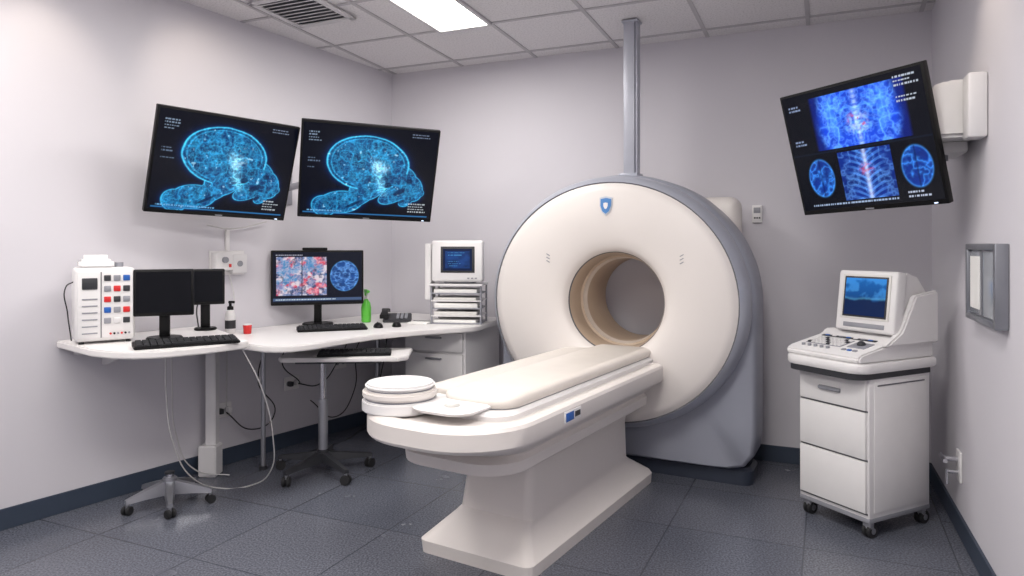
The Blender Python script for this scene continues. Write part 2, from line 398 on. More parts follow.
# ceiling vent
r=root('ceiling_air_vent',(L.x,L.y,2.70),rot=(-.04,0,TH_B))
u0,u1,n0,n1=.08,.52,1.15,1.6
for nm,xx,yy in (('frame_a',(u0,u0+.04),(-n1,-n0)),('frame_b',(u1-.04,u1),(-n1,-n0)),('frame_c',(u0,u1),(-n1,-n1+.04)),('frame_d',(u0,u1),(-n0-.04,-n0))):
    box(r,nm,xx,yy,(-.02,-.007),M_tbar,.003)
box(r,'duct_back',(u0+.02,u1-.02),(-n1+.02,-n0-.02),(-.009,-.007),M_seam,0)
for i in range(9):
    y=-n1+.055+i*.043
    box(r,'louver_%d'%i,(u0+.04,u1-.04),(y-.006,y+.014),(-.02,-.014),M_tbar,.001,rot=(.5,0,0))

# recessed downlights washing the walls
def downlight(pos,target,power,ang=75,col=(1,.86,.70)):
    n=(pos-L).dot(nB); z=zc(n)
    r=root('recessed_downlight',(pos.x,pos.y,z-.012))
    bm=bmesh.new()
    rings=[(.07,.0),(.075,-.004),(.06,-.008),(.05,-.002),(.045,.004)]
    V=[[bm.verts.new((a*math.cos(k*math.pi/12),a*math.sin(k*math.pi/12),b)) for k in range(24)] for a,b in rings]
    for i in range(4):
        for k in range(24): bm.faces.new((V[i][k],V[i][(k+1)%24],V[i+1][(k+1)%24],V[i+1][k]))
    finish(bm,'bezel',M_steel,r)
    cyl(r,'bulb',(0,0,.002),.044,.004,M_lamp)
    ld=bpy.data.lights.new('spot','SPOT'); ld.energy=power; ld.spot_size=math.radians(ang); ld.spot_blend=.9; ld.color=col; ld.shadow_soft_size=.05
    lo=bpy.data.objects.new('spot',ld); lo.location=(0,0,-.02)
    d=target-Vector((pos.x,pos.y,z-.03)); lo.rotation_euler=d.to_track_quat('-Z','Y').to_euler(); link(lo,r)
downlight(WL(2.6,.45),WL(2.5,0,2.1),12)
downlight(WL(1.95,.60),WL(1.6,0,2.2),12)
downlight(WR(1.5,.4),WR(1.45,0,2.0),12)
downlight(WL(3.9,.5),WL(3.8,0,1.9),9)

# ================================================================ CT SCANNER
GC=Vector((.58,4.02,0)); ZC=1.02
g=root('ct_scanner_gantry',GC,TH_G)
N=96
def circ(rad,d,cx=0,cz=0):
    k_=min(1,max(0,(rad-.36)/.25)); sx=1+.06*k_; ox=-.035*k_
    return [(cx+ox+sx*rad*math.cos(2*math.pi*k/N),d,ZC+cz+rad*math.sin(2*math.pi*k/N)) for k in range(N)]
def dshape(Rr,hb,d,cr=.0):
    pts=[]
    for k in range(N):
        a=2*math.pi*k/N; c,s=math.cos(a),math.sin(a)
        if s>=0: rr=Rr
        else:
            p=14.; rr=1/((abs(c)/Rr)**p+(abs(s)/hb)**p)**(1/p)
            w=min(1,-s/.12); rr=Rr*(1-w)+rr*w if rr<Rr*1.02 else rr
        pts.append((rr*c*1.05-.035,d,ZC+rr*s))
    return pts
loops=[circ(.25,.57),circ(.62,.58),circ(.665,.57),circ(.68,.55),circ(.68,.49),
 dshape(.73,.92,.50),dshape(.747,.925,.49),dshape(.755,.928,.46),dshape(.755,.928,.24),dshape(.747,.925,.20),dshape(.73,.915,.185),
 circ(.715,.18),circ(.733,.16),circ(.738,.12),circ(.732,.07),circ(.716,.03),circ(.695,.008),circ(.688,.012),
 circ(.684,.010),circ(.675,-.002),circ(.64,-.014),circ(.5,-.022),circ(.38,-.018),circ(.325,-.005),circ(.305,.012),
 circ(.292,.035),circ(.287,.045),circ(.275,.09),circ(.270,.18),circ(.258,.19),circ(.255,.23),circ(.25,.24)]
sm=[0,0,0,0,1,1,1,1,1,1,1,1,1,2,2,2,4,0,0,0,0,0,0,0,0,4,3,3,3,5,5,3]
loft(g,'gantry_housing',loops,[M_gwhite,M_ggrey,M_gring,M_tan,M_seam,M_tan2],sm,closed=True,ang=40)
box(g,'rear_service_cover',(.26,.625),(.44,.62),(ZC-.1,ZC+.62),M_gwhite,.07,seg=5)
loft(g,'plinth',[outline(-.79,.725,.24,.5,.06,.06,.0),outline(-.795,.73,.235,.5,.06,.06,.08),outline(-.78,.71,.25,.49,.06,.06,.10)],M_dark)
# badge
def shield(name,s,m,y):
    sh=[(-.04,.05),(0,.058),(.04,.05),(.04,0),(.025,-.04),(0,-.06),(-.025,-.04),(-.04,0)]
    bm=bmesh.new(); f=[bm.verts.new((p[0]*s,0,p[1]*s)) for p in sh]; k=[bm.verts.new((p[0]*s,.006,p[1]*s)) for p in sh]
    bm.faces.new(f); bm.faces.new(k)
    for i in range(8): bm.faces.new((f[i],f[(i+1)%8],k[(i+1)%8],k[i]))
    finish(bm,name,m,g,(-.035,y,ZC+.555),(-.06,0,0))
shield('badge_border',.95,mat('badge_silver',(190,196,205),.3,metal=.4),-.024)
shield('badge_shield',.78,mat('badge_blue',(70,125,185),.4),-.027)
shield('badge_emblem',.32,M_white,-.030)
for sx in(-1,1):
    for i in range(3):
        cx=sx*.40
        box(g,'control_mark_%d'%i,(cx-.012,cx+.012),(-.0235,-.019),(ZC+.27-i*.02,ZC+.275-i*.02),M_grey,.001,rot=(0,-sx*.5,0))
# ceiling support column
cp=GC+Vector((.145,.25,0))
ccol=root('ceiling_support_column',cp,TH_G)
top=zc((cp-L).dot(nB))
M_col=mat('column_paint',(176,178,188),.4,metal=.2)
box(ccol,'post',(-.035,.035),(-.04,.04),(ZC+.74,top-.008),M_col,.006)
box(ccol,'post_cover',(.037,.05),(-.03,.03),(ZC+.76,top-.01),M_col,.003)
box(ccol,'ceiling_flange',(-.045,.055),(-.05,.05),(top-.02,top-.006),M_col,.004)
box(ccol,'foot_flange',(-.06,.06),(-.06,.06),(ZC+.735,ZC+.765),M_ggrey,.008)

# ---- patient table
t=root('ct_patient_table',GC,TH_T)
O=outline
ped=[O(-.36,.20,-1.31,.10,.04,.03,0),O(-.365,.205,-1.315,.10,.04,.03,.055),O(-.35,.19,-1.295,.10,.05,.03,.072),
 O(-.275,.12,-1.19,-.02,.04,.03,.15),O(-.262,.11,-1.15,-.05,.04,.03,.17),O(-.245,.10,-1.12,-.05,.04,.02,.36),O(-.25,.105,-1.13,-.05,.05,.02,.40),
 O(-.285,.15,-1.29,-.05,.08,.02,.425),O(-.305,.19,-1.47,-.05,.14,.02,.455),O(-.325,.225,-1.55,-.05,.17,.02,.475),O(-.328,.228,-1.555,-.05,.17,.02,.52),O(-.315,.212,-1.53,-.05,.17,.02,.532),
 O(-.315,.215,-1.52,-.05,.18,.02,.54),O(-.345,.26,-1.63,-.05,.22,.02,.575),O(-.375,.30,-1.73,-.05,.27,.02,.60),
 O(-.39,.315,-1.77,-.05,.29,.02,.612),O(-.395,.32,-1.78,-.05,.29,.02,.625),O(-.395,.32,-1.78,-.05,.29,.02,.685),O(-.388,.313,-1.77,-.05,.285,.02,.697),O(-.375,.30,-1.755,-.05,.275,.02,.702),
 O(-.35,.275,-1.72,-.055,.25,.02,.702),O(-.34,.265,-1.71,-.06,.25,.02,.692)]
loft(t,'pedestal_and_tray',ped,M_gwhite,ang=30)
loft(t,'cradle',[O(-.31,.235,-1.56,.02,.10,.02,.68),O(-.315,.24,-1.57,.02,.10,.02,.712),O(-.30,.225,-1.55,.02,.1,.02,.722)],M_white,ang=50)
loft(t,'pad_gap',[O(-.10,.212,-1.50,.03,.09,.02,.721),O(-.10,.212,-1.50,.03,.09,.02,.727)],M_grey)
loft(t,'pad_main',[O(-.105,.217,-1.50,.035,.09,.02,.726),O(-.11,.224,-1.51,.035,.09,.02,.742),O(-.11,.224,-1.51,.035,.09,.02,.755),O(-.105,.217,-1.50,.035,.08,.02,.765),O(-.08,.19,-1.46,.03,.07,.02,.772)],M_pad,ang=60)
loft(t,'pad_side',[O(-.285,-.113,-1.36,.03,.06,.02,.721),O(-.29,-.111,-1.365,.03,.06,.02,.736),O(-.285,-.115,-1.36,.03,.06,.02,.747),O(-.26,-.13,-1.33,.025,.04,.02,.75)],M_pad,ang=60)
# head holder
hx,hy=-.235,-1.585
cyl(t,'head_holder_base',(hx,hy,.722),.150,.045,M_white,bev=.006,seg=48)
cyl(t,'head_holder_gap',(hx,hy,.748),.138,.008,M_grey,seg=48)
cyl(t,'head_holder_mid',(hx,hy,.767),.148,.032,M_gwhite,bev=.008,seg=48)
cyl(t,'head_holder_gap',(hx,hy,.785),.130,.006,M_grey,seg=48)
cyl(t,'head_holder_top',(hx,hy,.797),.138,.02,M_white,bev=.008,seg=48)
loft(t,'positioning_paddle',[O(-.12,.14,-1.69,-1.45,.08,.05,.727),O(-.125,.145,-1.695,-1.44,.08,.05,.737),O(-.11,.13,-1.68,-1.46,.07,.04,.744)],M_white,ang=60)
cyl(t,'paddle_knob',(.03,-1.60,.748),.03,.012,M_beige,bev=.003)
box(t,'side_label',(.318,.3235),(-1.24,-1.09),(.633,.68),M_white,.002)
box(t,'side_label_blue',(.3225,.325),(-1.23,-1.16),(.639,.674),M_blue,.001)
box(t,'side_label_dark',(.3225,.325),(-1.15,-1.10),(.646,.668),M_dgrey,.001)

# ================================================================ WALL MONITORS
def wall_monitor(c,u,v,W,H,func,nx,nz,anchor,bez=.012):
    X=Vector(u).normalized(); Z=(-Vector(v)).normalized(); Z=(Z-X*Z.dot(X)).normalized(); Y=Z.cross(X)
    m=Matrix((X,Y,Z)).transposed().to_4x4()
    r=root('wall_mounted_monitor',Vector(c)); r.rotation_euler=m.to_euler()
    box(r,'casing',(-W/2,W/2),(0,.036),(-H/2,H/2),M_black,.004)
    box(r,'back_hump',(-W*.32,W*.32),(.034,.065),(-H*.3,H*.3),M_dgrey,.015)
    screen(r,'display',W-2*bez,H-2*bez-.01,(0,-.0015,.005),func,nx,nz)
    box(r,'power_led',(W/2-.06,W/2-.045),(-.002,.002),(-H/2+.006,-H/2+.010),mat('led',(230,240,255),.3,emit=(200,220,255),es=2),0)
    box(r,'brand_plate',(-.02,.02),(-.002,.002),(-H/2+.005,-H/2+.011),M_grey,0)
    box(r,'vesa_plate',(-.07,.07),(.063,.08),(-.07,.07),M_steel,.004)
    mi=(Matrix.Translation(Vector(c))@m).inverted()
    A=mi@Vector(anchor); B=Vector((0,.08,0)); mid=(A+B)/2+Vector((0,.05,0))
    def rod(name,p,q,rad,mt):
        d=q-p; bm=bmesh.new(); bmesh.ops.create_cone(bm,cap_ends=True,segments=16,radius1=rad,radius2=rad,depth=d.length)
        finish(bm,name,mt,r,(p+q)/2,d.to_track_quat('Z','Y').to_euler())
    rod('arm_inner',B,mid,.02,M_steel); rod('arm_outer',mid,A,.022,M_steel)
    return r
wall_monitor((-1.602,3.923,1.785),(.735,.677,-.04),(-.24,.205,-.95),.78,.575,head_img(3),300,210,WL(1.75,.016,1.80))
wall_monitor((-.874,4.297,1.789),(.944,.327,-.032),(-.15,.34,-.93),.825,.60,head_img(40),300,210,WL(1.05,.016,1.72))
wall_monitor((1.57,3.183,1.799),(.501,-.865,.035),(.25,.11,-.96),.70,.60,chest_img,240,210,WR(.95,.215,1.88))
for nm,p in (('a',WL(1.75,0,1.80)),('b',WL(1.05,0,1.72))):
    q=root('monitor_wall_plate',p,TH_L); box(q,'plate',(-.07,.07),(-.014,-.001),(-.1,.1),M_steel,.004)
    for sx in(-.04,.04): cyl(q,'bolt',(sx,-.016,.06),.008,.006,M_chrome,axis='y')
q=root('wall_mount_housing',WR(0,0,0),TH_R)
extr_x(q,'shell',[(-.002,1.80),(-.15,1.80),(-.2,1.84),(-.21,1.95),(-.18,2.02),(-.12,2.04),(-.002,2.04)],.72,1.24,M_white,.015)
box(q,'back_plate',(1.25,1.36),(-.07,-.001),(1.78,2.04),M_cab,.01)
box(q,'hinge_block',(.84,1.1),(-.17,-.02),(1.75,1.80),M_cab,.012)
cyl(q,'cable_gland',(1.0,-.10,1.74),.02,.03,M_grey)

# ================================================================ DESKS
d1=root('wall_desk',L,TH_L)
P1=[(-2.43,-.004),(-2.48,-.45),(-2.46,-.60),(-2.41,-.70),(-2.32,-.77),(-2.15,-.82),(-1.95,-.83),(-1.89,-.80),(-1.87,-.74),(-1.6,-.004)]
prism(d1,'top',P1,.835,.87,M_desk,.006)
box(d1,'wall_rail',(-2.35,-1.65),(-.05,-.002),(.79,.835),M_cab,.004)
for x in(-2.2,-1.75):
    extr_x(d1,'bracket',[(-.004,.835),(-.35,.835),(-.35,.82),(-.03,.72),(-.004,.72)],x-.012,x+.012,M_cab,.002)

d2=root('corner_desk',(0,0,0))
P2=[WL(1.75,.006),WL(1.75,.74),WL(1.72,.79),(-1.16,3.68,0),(-1.08,3.75,0),(-1.02,3.85,0),(-.93,4.0,0),(-.82,4.15,0),(-.68,4.29,0),(-.52,4.40,0),(-.36,4.48,0),(-.26,4.54,0),(-.22,4.59,0),WB(1.0,.006)]
P2.append(WB(.01,.006)); P2.append(WL(.02,.006))
prism(d2,'top',[(p[0],p[1]) for p in P2],.785,.82,M_desk,.006)
lp=WL(1.63,.10)
prism(d2,'wall_leg',[(lp.x-.03,lp.y-.03),(lp.x+.03,lp.y-.03),(lp.x+.03,lp.y+.03),(lp.x-.03,lp.y+.03)],0,.785,M_cab,.004)
prism(d2,'wall_leg_box',[(lp.x-.06,lp.y-.06),(lp.x+.045,lp.y-.06),(lp.x+.045,lp.y+.04),(lp.x-.06,lp.y+.04)],0.0,.18,M_cab,.006)
cyl(d2,'front_leg',(-1.50,4.22,.395),.014,.78,M_steel)
cyl(d2,'front_leg_foot',(-1.50,4.22,.01),.025,.02,M_dgrey)
cyl(d2,'rear_leg',(-.98,5.1,.395),.018,.78,M_steel)

fc=root('drawer_cabinet',L,TH_B)
box(fc,'carcass',(.50,.97),(-.58,-.06),(.0,.784),M_cab,.006)
zz=[(.64,.765),(.40,.625),(.06,.385)]
for i,(a,b) in enumerate(zz):
    box(fc,'drawer_%d'%i,(.515,.955),(-.60,-.578),(a,b),M_white,.005)
    box(fc,'handle_%d'%i,(.68,.80),(-.618,-.598),(b-.04,b-.028),M_steel,.004)
box(fc,'plinth',(.51,.96),(-.585,-.57),(.0,.05),M_dgrey,.002)

def star(parent,cx,cy,leglen,m_leg,hub_h,rot0,n=5,wheel=.028,rise=.03):
    z0=wheel*2+.012
    cyl(parent,'hub',(cx,cy,z0+rise+.015),.036,.06,m_leg,bev=.006)
    for i in range(n):
        a=rot0+2*math.pi*i/n
        bm=bmesh.new()
        sec=lambda x,w,zl,zh:[(x,-w,zl),(x,w,zl),(x,w*.7,zh),(x,-w*.7,zh)]
        S=[sec(.02,.026,z0+.005,z0+rise+.03),sec(leglen*.6,.020,z0+.004,z0+rise*.7+.014),sec(leglen,.014,z0-.002,z0+.018)]
        V=[[bm.verts.new(p) for p in s] for s in S]
        for k in range(2):
            for j in range(4): bm.faces.new((V[k][j],V[k][(j+1)%4],V[k+1][(j+1)%4],V[k+1][j]))
        bm.faces.new(V[0]); bm.faces.new(V[-1])
        finish(bm,'leg_%d'%i,m_leg,parent,(cx,cy,0),(0,0,a))
        wx,wy=cx+leglen*.96*math.cos(a),cy+leglen*.96*math.sin(a)
        cyl(parent,'caster_stem_%d'%i,(wx,wy,wheel*2),.008,.03,M_steel,seg=12)
        for s in(-1,1):
            an=a+.6
            cyl(parent,'caster_wheel_%d'%i,(wx-s*.013*math.sin(an),wy+s*.013*math.cos(an),wheel),wheel,.018,M_rubber,rot=(math.pi/2,0,an),seg=20,bev=.003)
pt=root('pedestal_keyboard_table',(-1.12,4.15,0),.06)
prism(pt,'top',[(-.23,-.12),(-.20,-.16),(.46,-.16),(.51,-.11),(.51,.22),(-.23,.22)],.68,.705,M_desk,.005)
box(pt,'under_frame',(-.15,.35),(-.06,.14),(.655,.68),M_dgrey,.004)
cyl(pt,'column_lower',(0,0,.27),.028,.34,M_steel); cyl(pt,'column_upper',(0,0,.55),.019,.24,M_chrome)
star(pt,0,0,.29,M_dgrey,.1,.35)
sb=root('rolling_stool_base',(-1.78,3.64,0),0)
star(sb,0,0,.21,M_steel,.1,.15,wheel=.022,rise=.045)
cyl(sb,'column_stub',(0,0,.14),.02,.05,M_chrome); cyl(sb,'column_cap',(0,0,.168),.024,.01,M_dgrey)

# ================================================================ DESK EQUIPMENT
def keyboard(name,loc,rz,w=.44,d=.15):
    r=root(name,loc,rz)
    extr_x(r,'case',[(-d/2,0.001),(-d/2,.014),(d/2,.026),(d/2,.001)],-w/2,w/2,M_black,.003)
    nr=5; nc=15; kw=(w-.02)/nc; kd=(d-.02)/nr; bm=bmesh.new()
    for i in range(nr):
        for j in range(nc):
            if i==0 and 4<j<10: continue
            x=-w/2+.01+kw*(j+.5); y=-d/2+.01+kd*(i+.5); z=.014+.012*(y+d/2)/d
            r0=bmesh.ops.create_cube(bm,size=1)
            for v in r0['verts']:
                tp=.8 if v.co.z>0 else .9
                v.co=Vector((x+v.co.x*kw*tp,y+v.co.y*kd*tp,z+.004+v.co.z*.008))
    x0=-w/2+.01+kw*5; x1=-w/2+.01+kw*10; y=-d/2+.01+kd*.5
    r0=bmesh.ops.create_cube(bm,size=1)
    for v in r0['verts']: v.co=Vector(((x0+x1)/2+v.co.x*(x1-x0)*.96,y+v.co.y*kd*.8,.019+v.co.z*.008))
    finish(bm,'keys',M_key,r); return r
def lcd(name,loc,rz,W,H,zc_,func,nx=60,nz=45,base_r=.1,tilt=0,cam=False,bez=.012):
    r=root(name,loc,rz)
    cyl(r,'base',(0,.03,.008),base_r,.014,M_black,bev=.004,seg=36)
    box(r,'neck',(-.025,.025),(.03,.055),(.01,zc_),M_black,.006)
    box(r,'casing',(-W/2,W/2),(0,.03),(zc_-H/2,zc_+H/2),M_black,.006)
    box(r,'rear_shell',(-W*.3,W*.3),(.028,.05),(zc_-H*.3,zc_+H*.3),M_dgrey,.01)
    screen(r,'display',W-2*bez,H-2*bez-.006,(0,-.0015,zc_+.003),func,nx,nz)
    if cam:
        box(r,'webcam_bar',(-.10,.06),(-.01,.02),(zc_+H/2,zc_+H/2+.018),M_black,.005)
        box(r,'webcam_clip',(-.03,.01),(.0,.035),(zc_+H/2-.002,zc_+H/2+.01),M_black,.003)
    return r
lcd('desktop_monitor',(-1.28,4.62,.82),.30,.59,.36,.315,desk_img,170,110,cam=True)
lcd('desktop_monitor',(-1.755,3.53,.87),.38,.275,.235,.24,off_img,6,6,base_r=.085)
lcd('desktop_monitor',(-1.72,3.93,.87),.45,.20,.20,.245,off_img,6,6,base_r=.06)
keyboard('keyboard',(-1.56,3.36,.87),.56,.46,.14)
keyboard('keyboard',(-1.12,4.36,.82),.35,.42,.13)
keyboard('keyboard',(-.92,4.10,.705),.14,.42,.12)
def mouse(loc,rz):
    r=root('computer_mouse',loc,rz)
    bm=bmesh.new(); bmesh.ops.create_uvsphere(bm,u_segments=20,v_segments=12,radius=1)
    bmesh.ops.delete(bm,geom=[v for v in bm.verts if v.co.z<-.01],context='VERTS')
    for v in bm.verts: v.co=Vector((v.co.x*.03,v.co.y*.052,v.co.z*.032+.001))
    finish(bm,'shell',M_black,r); cyl(r,'scroll_wheel',(0,.025,.027),.007,.006,M_dgrey,axis='x',seg=12)
mouse((-.86,4.50,.82),.4); mouse((-.75,4.55,.82),.2)

# lab analyzer at the left
an=root('lab_analyzer',WL(2.305,.215,.87),.62)
box(an,'body',(-.13,.13),(-.10,.10),(.012,.37),M_white,.02,seg=3)
for sx in(-.1,.1):
    for sy in(-.07,.07): cyl(an,'foot',(sx,sy,.007),.012,.014,M_rubber,seg=12)
extr_x(an,'top_hood',[(-.085,.365),(-.06,.41),(.06,.41),(.085,.365)],-.11,.04,M_cab,.012)
cyl(an,'paper_roll',(-.035,-.01,.405),.026,.1,M_paper,axis='x')
cyl(an,'top_knob',(.07,.02,.38),.02,.025,M_grey)
box(an,'front_panel',(-.118,.118),(-.106,-.098),(.03,.35),M_white,.004)
box(an,'panel_gap',(-.022,-.018),(-.108,-.10),(.03,.35),M_seam,0)
box(an,'display_window',(-.10,-.035),(-.111,-.104),(.265,.32),M_dgrey,.003)
for i in range(5):
    for j in range(3):
        x=-.008+j*.041; z=.305-i*.052
        m_=M_dgrey if (i+j)%3==0 else (M_grey if (i+j)%3==1 else M_cab)
        if (i,j) in ((1,1),(3,2),(2,0)): m_=M_red
        if (i,j) in ((0,2),(3,0)): m_=M_blue
        box(an,'module_%d_%d'%(i,j),(x,x+.03),(-.111,-.104),(z,z+.028),m_,.003)
for i in range(6):
    box(an,'slot_%d'%i,(-.10,-.035),(-.109,-.104),(.05+i*.033,.056+i*.033),M_grey,.001)
for i in range(6): cyl(an,'port_%d'%i,(.02+.016*i,-.109,.048),.005,.010,(M_red,M_black,M_grey)[i%3],axis='y',seg=12)
cable('probe_leads',[[(-.13,-.02,.30),(-.16,-.04,.28),(-.155,-.06,.15),(-.14,-.07,.02)]],M_cable_b,.003,an)

# CRT terminal on document tray stack
ct=root('crt_terminal',(-.36,4.80,.82),-.12)
for i,z in enumerate((.0,.05,.10,.15,.2)):
    box(ct,'tray_%d'%i,(-.17,.17),(-.13,.12),(z+.001,z+.010),M_cab if i%2 else M_grey,.003)
    box(ct,'papers_%d'%i,(-.15,.14),(-.125,.10),(z+.010,z+.010+.018+.006*(i%3)),M_paper if i%2==0 else M_beige,.002,rot=(0,0,.04*(i%3-1)))
for sx in(-.168,.168):
    for sy in(-.12,.11): cyl(ct,'post',(sx,sy,.13),.007,.26,M_grey,seg=10)
box(ct,'shelf',(-.18,.18),(-.14,.13),(.255,.27),M_cab,.004)
box(ct,'front_bezel',(-.165,.185),(-.14,-.07),(.285,.56),M_white,.016,seg=3)
box(ct,'swivel_foot',(-.09,.11),(-.1,.06),(.27,.287),M_grey,.006)
loft(ct,'rear_tube',[[(-.155,-.075,.30),(.175,-.075,.30),(.175,-.075,.55),(-.155,-.075,.55)],[(-.14,.04,.31),(.16,.04,.31),(.16,.04,.535),(-.14,.04,.535)],[(-.08,.15,.33),(.1,.15,.33),(.1,.15,.48),(-.08,.15,.48)]],M_white)
box(ct,'screen_recess',(-.10,.13),(-.1435,-.138),(.345,.52),M_dgrey,.003)
screen(ct,'display',.195,.145,(.015,-.145,.432),crt2_img,60,50)
box(ct,'side_unit',(-.215,-.172),(-.12,.02),(.16,.54),M_white,.008)
for i in range(3): box(ct,'button_%d'%i,(.08+i*.025,.095+i*.025),(-.143,-.138),(.305,.313),M_grey,.001)

# bottles
def lathe(parent,name,prof,m,seg=24,loc=(0,0,0)):
    loops=[[(r*math.cos(2*math.pi*k/seg),r*math.sin(2*math.pi*k/seg),z) for k in range(seg)] for r,z in prof]
    o=loft(parent,name,loops,m); o.location=loc; return o
sp=root('spray_bottle',(-1.0,4.80,.82),.5)
lathe(sp,'bottle',[(.028,.001),(.033,.008),(.034,.10),(.028,.135),(.013,.155),(.013,.165)],M_green)
cyl(sp,'collar',(0,0,.172),.016,.02,M_white)
extr_x(sp,'trigger_head',[(-.055,.205),(-.055,.22),(.02,.228),(.03,.21),(.01,.18),(-.01,.18),(-.012,.2)],-.01,.01,M_green,.003)
extr_x(sp,'trigger',[(-.018,.2),(-.04,.165),(-.034,.162),(-.012,.19)],-.005,.005,M_white,.001)
sb2=root('sanitizer_bottle',(-1.69,4.2,.82),0)
lathe(sb2,'bottle',[(.026,.001),(.030,.008),(.030,.11),(.024,.135),(.014,.145)],M_white)
cyl(sb2,'label',(0,0,.055),.0307,.05,M_dgrey); lathe(sb2,'cap',[(.018,.14),(.018,.16),(.008,.165),(.008,.185)],M_black)
cyl(sb2,'nozzle',(.012,-.010,.188),.008,.034,M_black,axis='x')
rc=root('red_cup',(-1.58,4.18,.82),0)
lathe(rc,'cup',[(.02,.001),(.022,.004),(.026,.055),(.024,.055),(.02,.01)],M_red); cyl(rc,'lid',(0,0,.056),.026,.006,M_white)
ph=root('desk_phone',(-.80,4.86,.82),.1)
extr_x(ph,'base',[(-.09,.001),(-.09,.018),(.09,.05),(.09,.001)],-.09,.1,M_dgrey,.005)
loft(ph,'handset',[[(-.08+.03*c,-.085,.04+.012*s) for c,s in ((-1,-1),(1,-1),(1,1),(-1,1))],[(-.08+.02*c,-.04,.062+.01*s) for c,s in ((-1,-1),(1,-1),(1,1),(-1,1))],[(-.08+.02*c,.04,.078+.01*s) for c,s in ((-1,-1),(1,-1),(1,1),(-1,1))],[(-.08+.03*c,.09,.068+.012*s) for c,s in ((-1,-1),(1,-1),(1,1),(-1,1))]],M_black)
for i in range(3):
    for j in range(4): box(ph,'key_%d_%d'%(i,j),(.0+i*.028,.02+i*.028),(-.06+j*.028,-.042+j*.028),(.025+j*.005,.038+j*.005),M_grey,.002)
np_=root('notepad',(-.62,4.72,.82),-.3)
box(np_,'pages',(-.07,.07),(-.05,.05),(.001,.012),M_paper,.001); box(np_,'binding',(-.07,.07),(.042,.052),(.001,.015),M_dgrey,.001)

# wall devices on left wall
wd=root('wall_outlet_unit',WL(1.47,0,1.245),TH_L)
box(wd,'backplate',(-.12,.12),(-.012,-.001),(-.08,.07),M_white,.004)
box(wd,'module_left',(-.115,.0),(-.07,-.012),(-.05,.06),M_white,.008)
box(wd,'module_right',(.01,.115),(-.05,-.012),(-.07,.05),M_cab,.008)
cyl(wd,'knob',(-.06,-.078,.015),.018,.02,M_grey,axis='y'); cyl(wd,'socket',(.06,-.052,-.01),.018,.008,M_grey,axis='y')
box(wd,'red_switch',(-.03,-.015),(-.075,-.069),(-.03,-.01),M_red,.001)
box(wd,'cable_cover',(-.012,.012),(-.02,-.001),(.07,.20),M_white,.004)
for nm,tt,zz in (('a',.55,.50),('b',1.5,.34),('c',.98,.42)):
    so=root('wall_power_socket',WL(tt,0,zz),TH_L)
    box(so,'plate',(-.06,.06),(-.01,-.001),(-.045,.045),M_white,.004)
    for sx in(-.028,.028):
        cyl(so,'recess',(sx,-.0105,0),.018,.003,M_grey,axis='y')
        if nm!='a': box(so,'plug',(sx-.014,sx+.014),(-.045,-.012),(-.016,.016),M_dgrey if sx<0 else M_white,.004)

# cables
def wl(*a): return [WL(*p) for p in a]
cable('white_cables',[
 [(-1.74,3.52,.835),(-1.755,3.55,.62),(-1.75,3.62,.32),(-1.70,3.74,.10),(-1.60,3.86,.008),(-1.45,3.90,.012),(-1.33,3.84,.10),(-1.27,3.72,.33),(-1.29,3.60,.62),(-1.36,3.52,.835)],
 wl((2.0,.3,.835),(1.95,.22,.6),(1.88,.14,.3),(1.75,.12,.06),(1.6,.22,.008)),
 wl((1.47,.03,1.17),(1.45,.05,1.0),(1.5,.06,.85),(1.5,.05,.6),(1.5,.045,.36)),
 wl((1.62,.03,1.47),(1.45,.02,1.45),(1.2,.03,1.50)),
],M_cable_w,.0035)
cable('black_cables',[
 wl((1.1,.2,.785),(1.15,.12,.6),(1.0,.1,.45),(.95,.05,.42)),
 wl((.7,.3,.785),(.75,.2,.55),(.85,.12,.4),(.97,.06,.42)),
 wl((.5,.3,.785),(.52,.15,.62),(.5,.1,.3),(.7,.12,.15),(.9,.1,.3)),
 wl((1.4,.3,.785),(1.35,.15,.5),(1.2,.1,.25),(1.35,.08,.2),(1.5,.045,.33)),
 wl((.35,.3,.785),(.33,.2,.4),(.4,.15,.1),(.6,.2,.012),(1.0,.25,.012),(1.3,.3,.012)),
 wl((1.75,.15,.87),(1.7,.06,1.0),(1.6,.04,1.15)),
],M_cable_b,.004)

# ================================================================ CART
c=root('ultrasound_cart',(1.455,3.54,0),-math.radians(63.3))
box(c,'cabinet',(0,.39),(0,.44),(.09,.75),M_cab,.008)
for i,(a,b) in enumerate(((.59,.735),(.365,.58),(.12,.355))):
    box(c,'drawer_%d'%i,(.012,.378),(-.014,.004),(a,b),M_white,.005)
    box(c,'drawer_gap_%d'%i,(.008,.382),(-.002,.002),(a-.009,a-.001),M_seam,0)
extr_x(c,'drawer_pull',[(-.014,.672),(-.03,.668),(-.03,.655),(-.014,.65)],.13,.25,M_grey,.003)
box(c,'side_panel',(.388,.394),(.03,.41),(.12,.72),M_white,.004)
box(c,'side_vent',(.392,.396),(.05,.39),(.70,.706),M_seam,0)
box(c,'base_frame',(.0,.39),(.0,.44),(.075,.10),M_grey,.004)
for i,(x,y) in enumerate(((.03,.03),(.36,.03),(.36,.41),(.03,.41))):
    cyl(c,'caster_plate_%d'%i,(x,y,.076),.02,.008,M_steel)
    box(c,'caster_fork_%d'%i,(x-.02,x+.02),(y-.012,y+.018),(.04,.075),M_grey,.004)
    for s in(-1,1): cyl(c,'caster_wheel_%d'%i,(x+s*.011,y+.012,.032),.032,.018,M_rubber,axis='x',bev=.003)
    cyl(c,'caster_cap_%d'%i,(x,y+.012,.032),.014,.044,M_steel,axis='x',seg=14)
loft(c,'bumper_recess',[O(-.02,.395,-.085,.45,.07,.02,.735),O(-.02,.395,-.085,.45,.07,.02,.766)],M_dgrey)
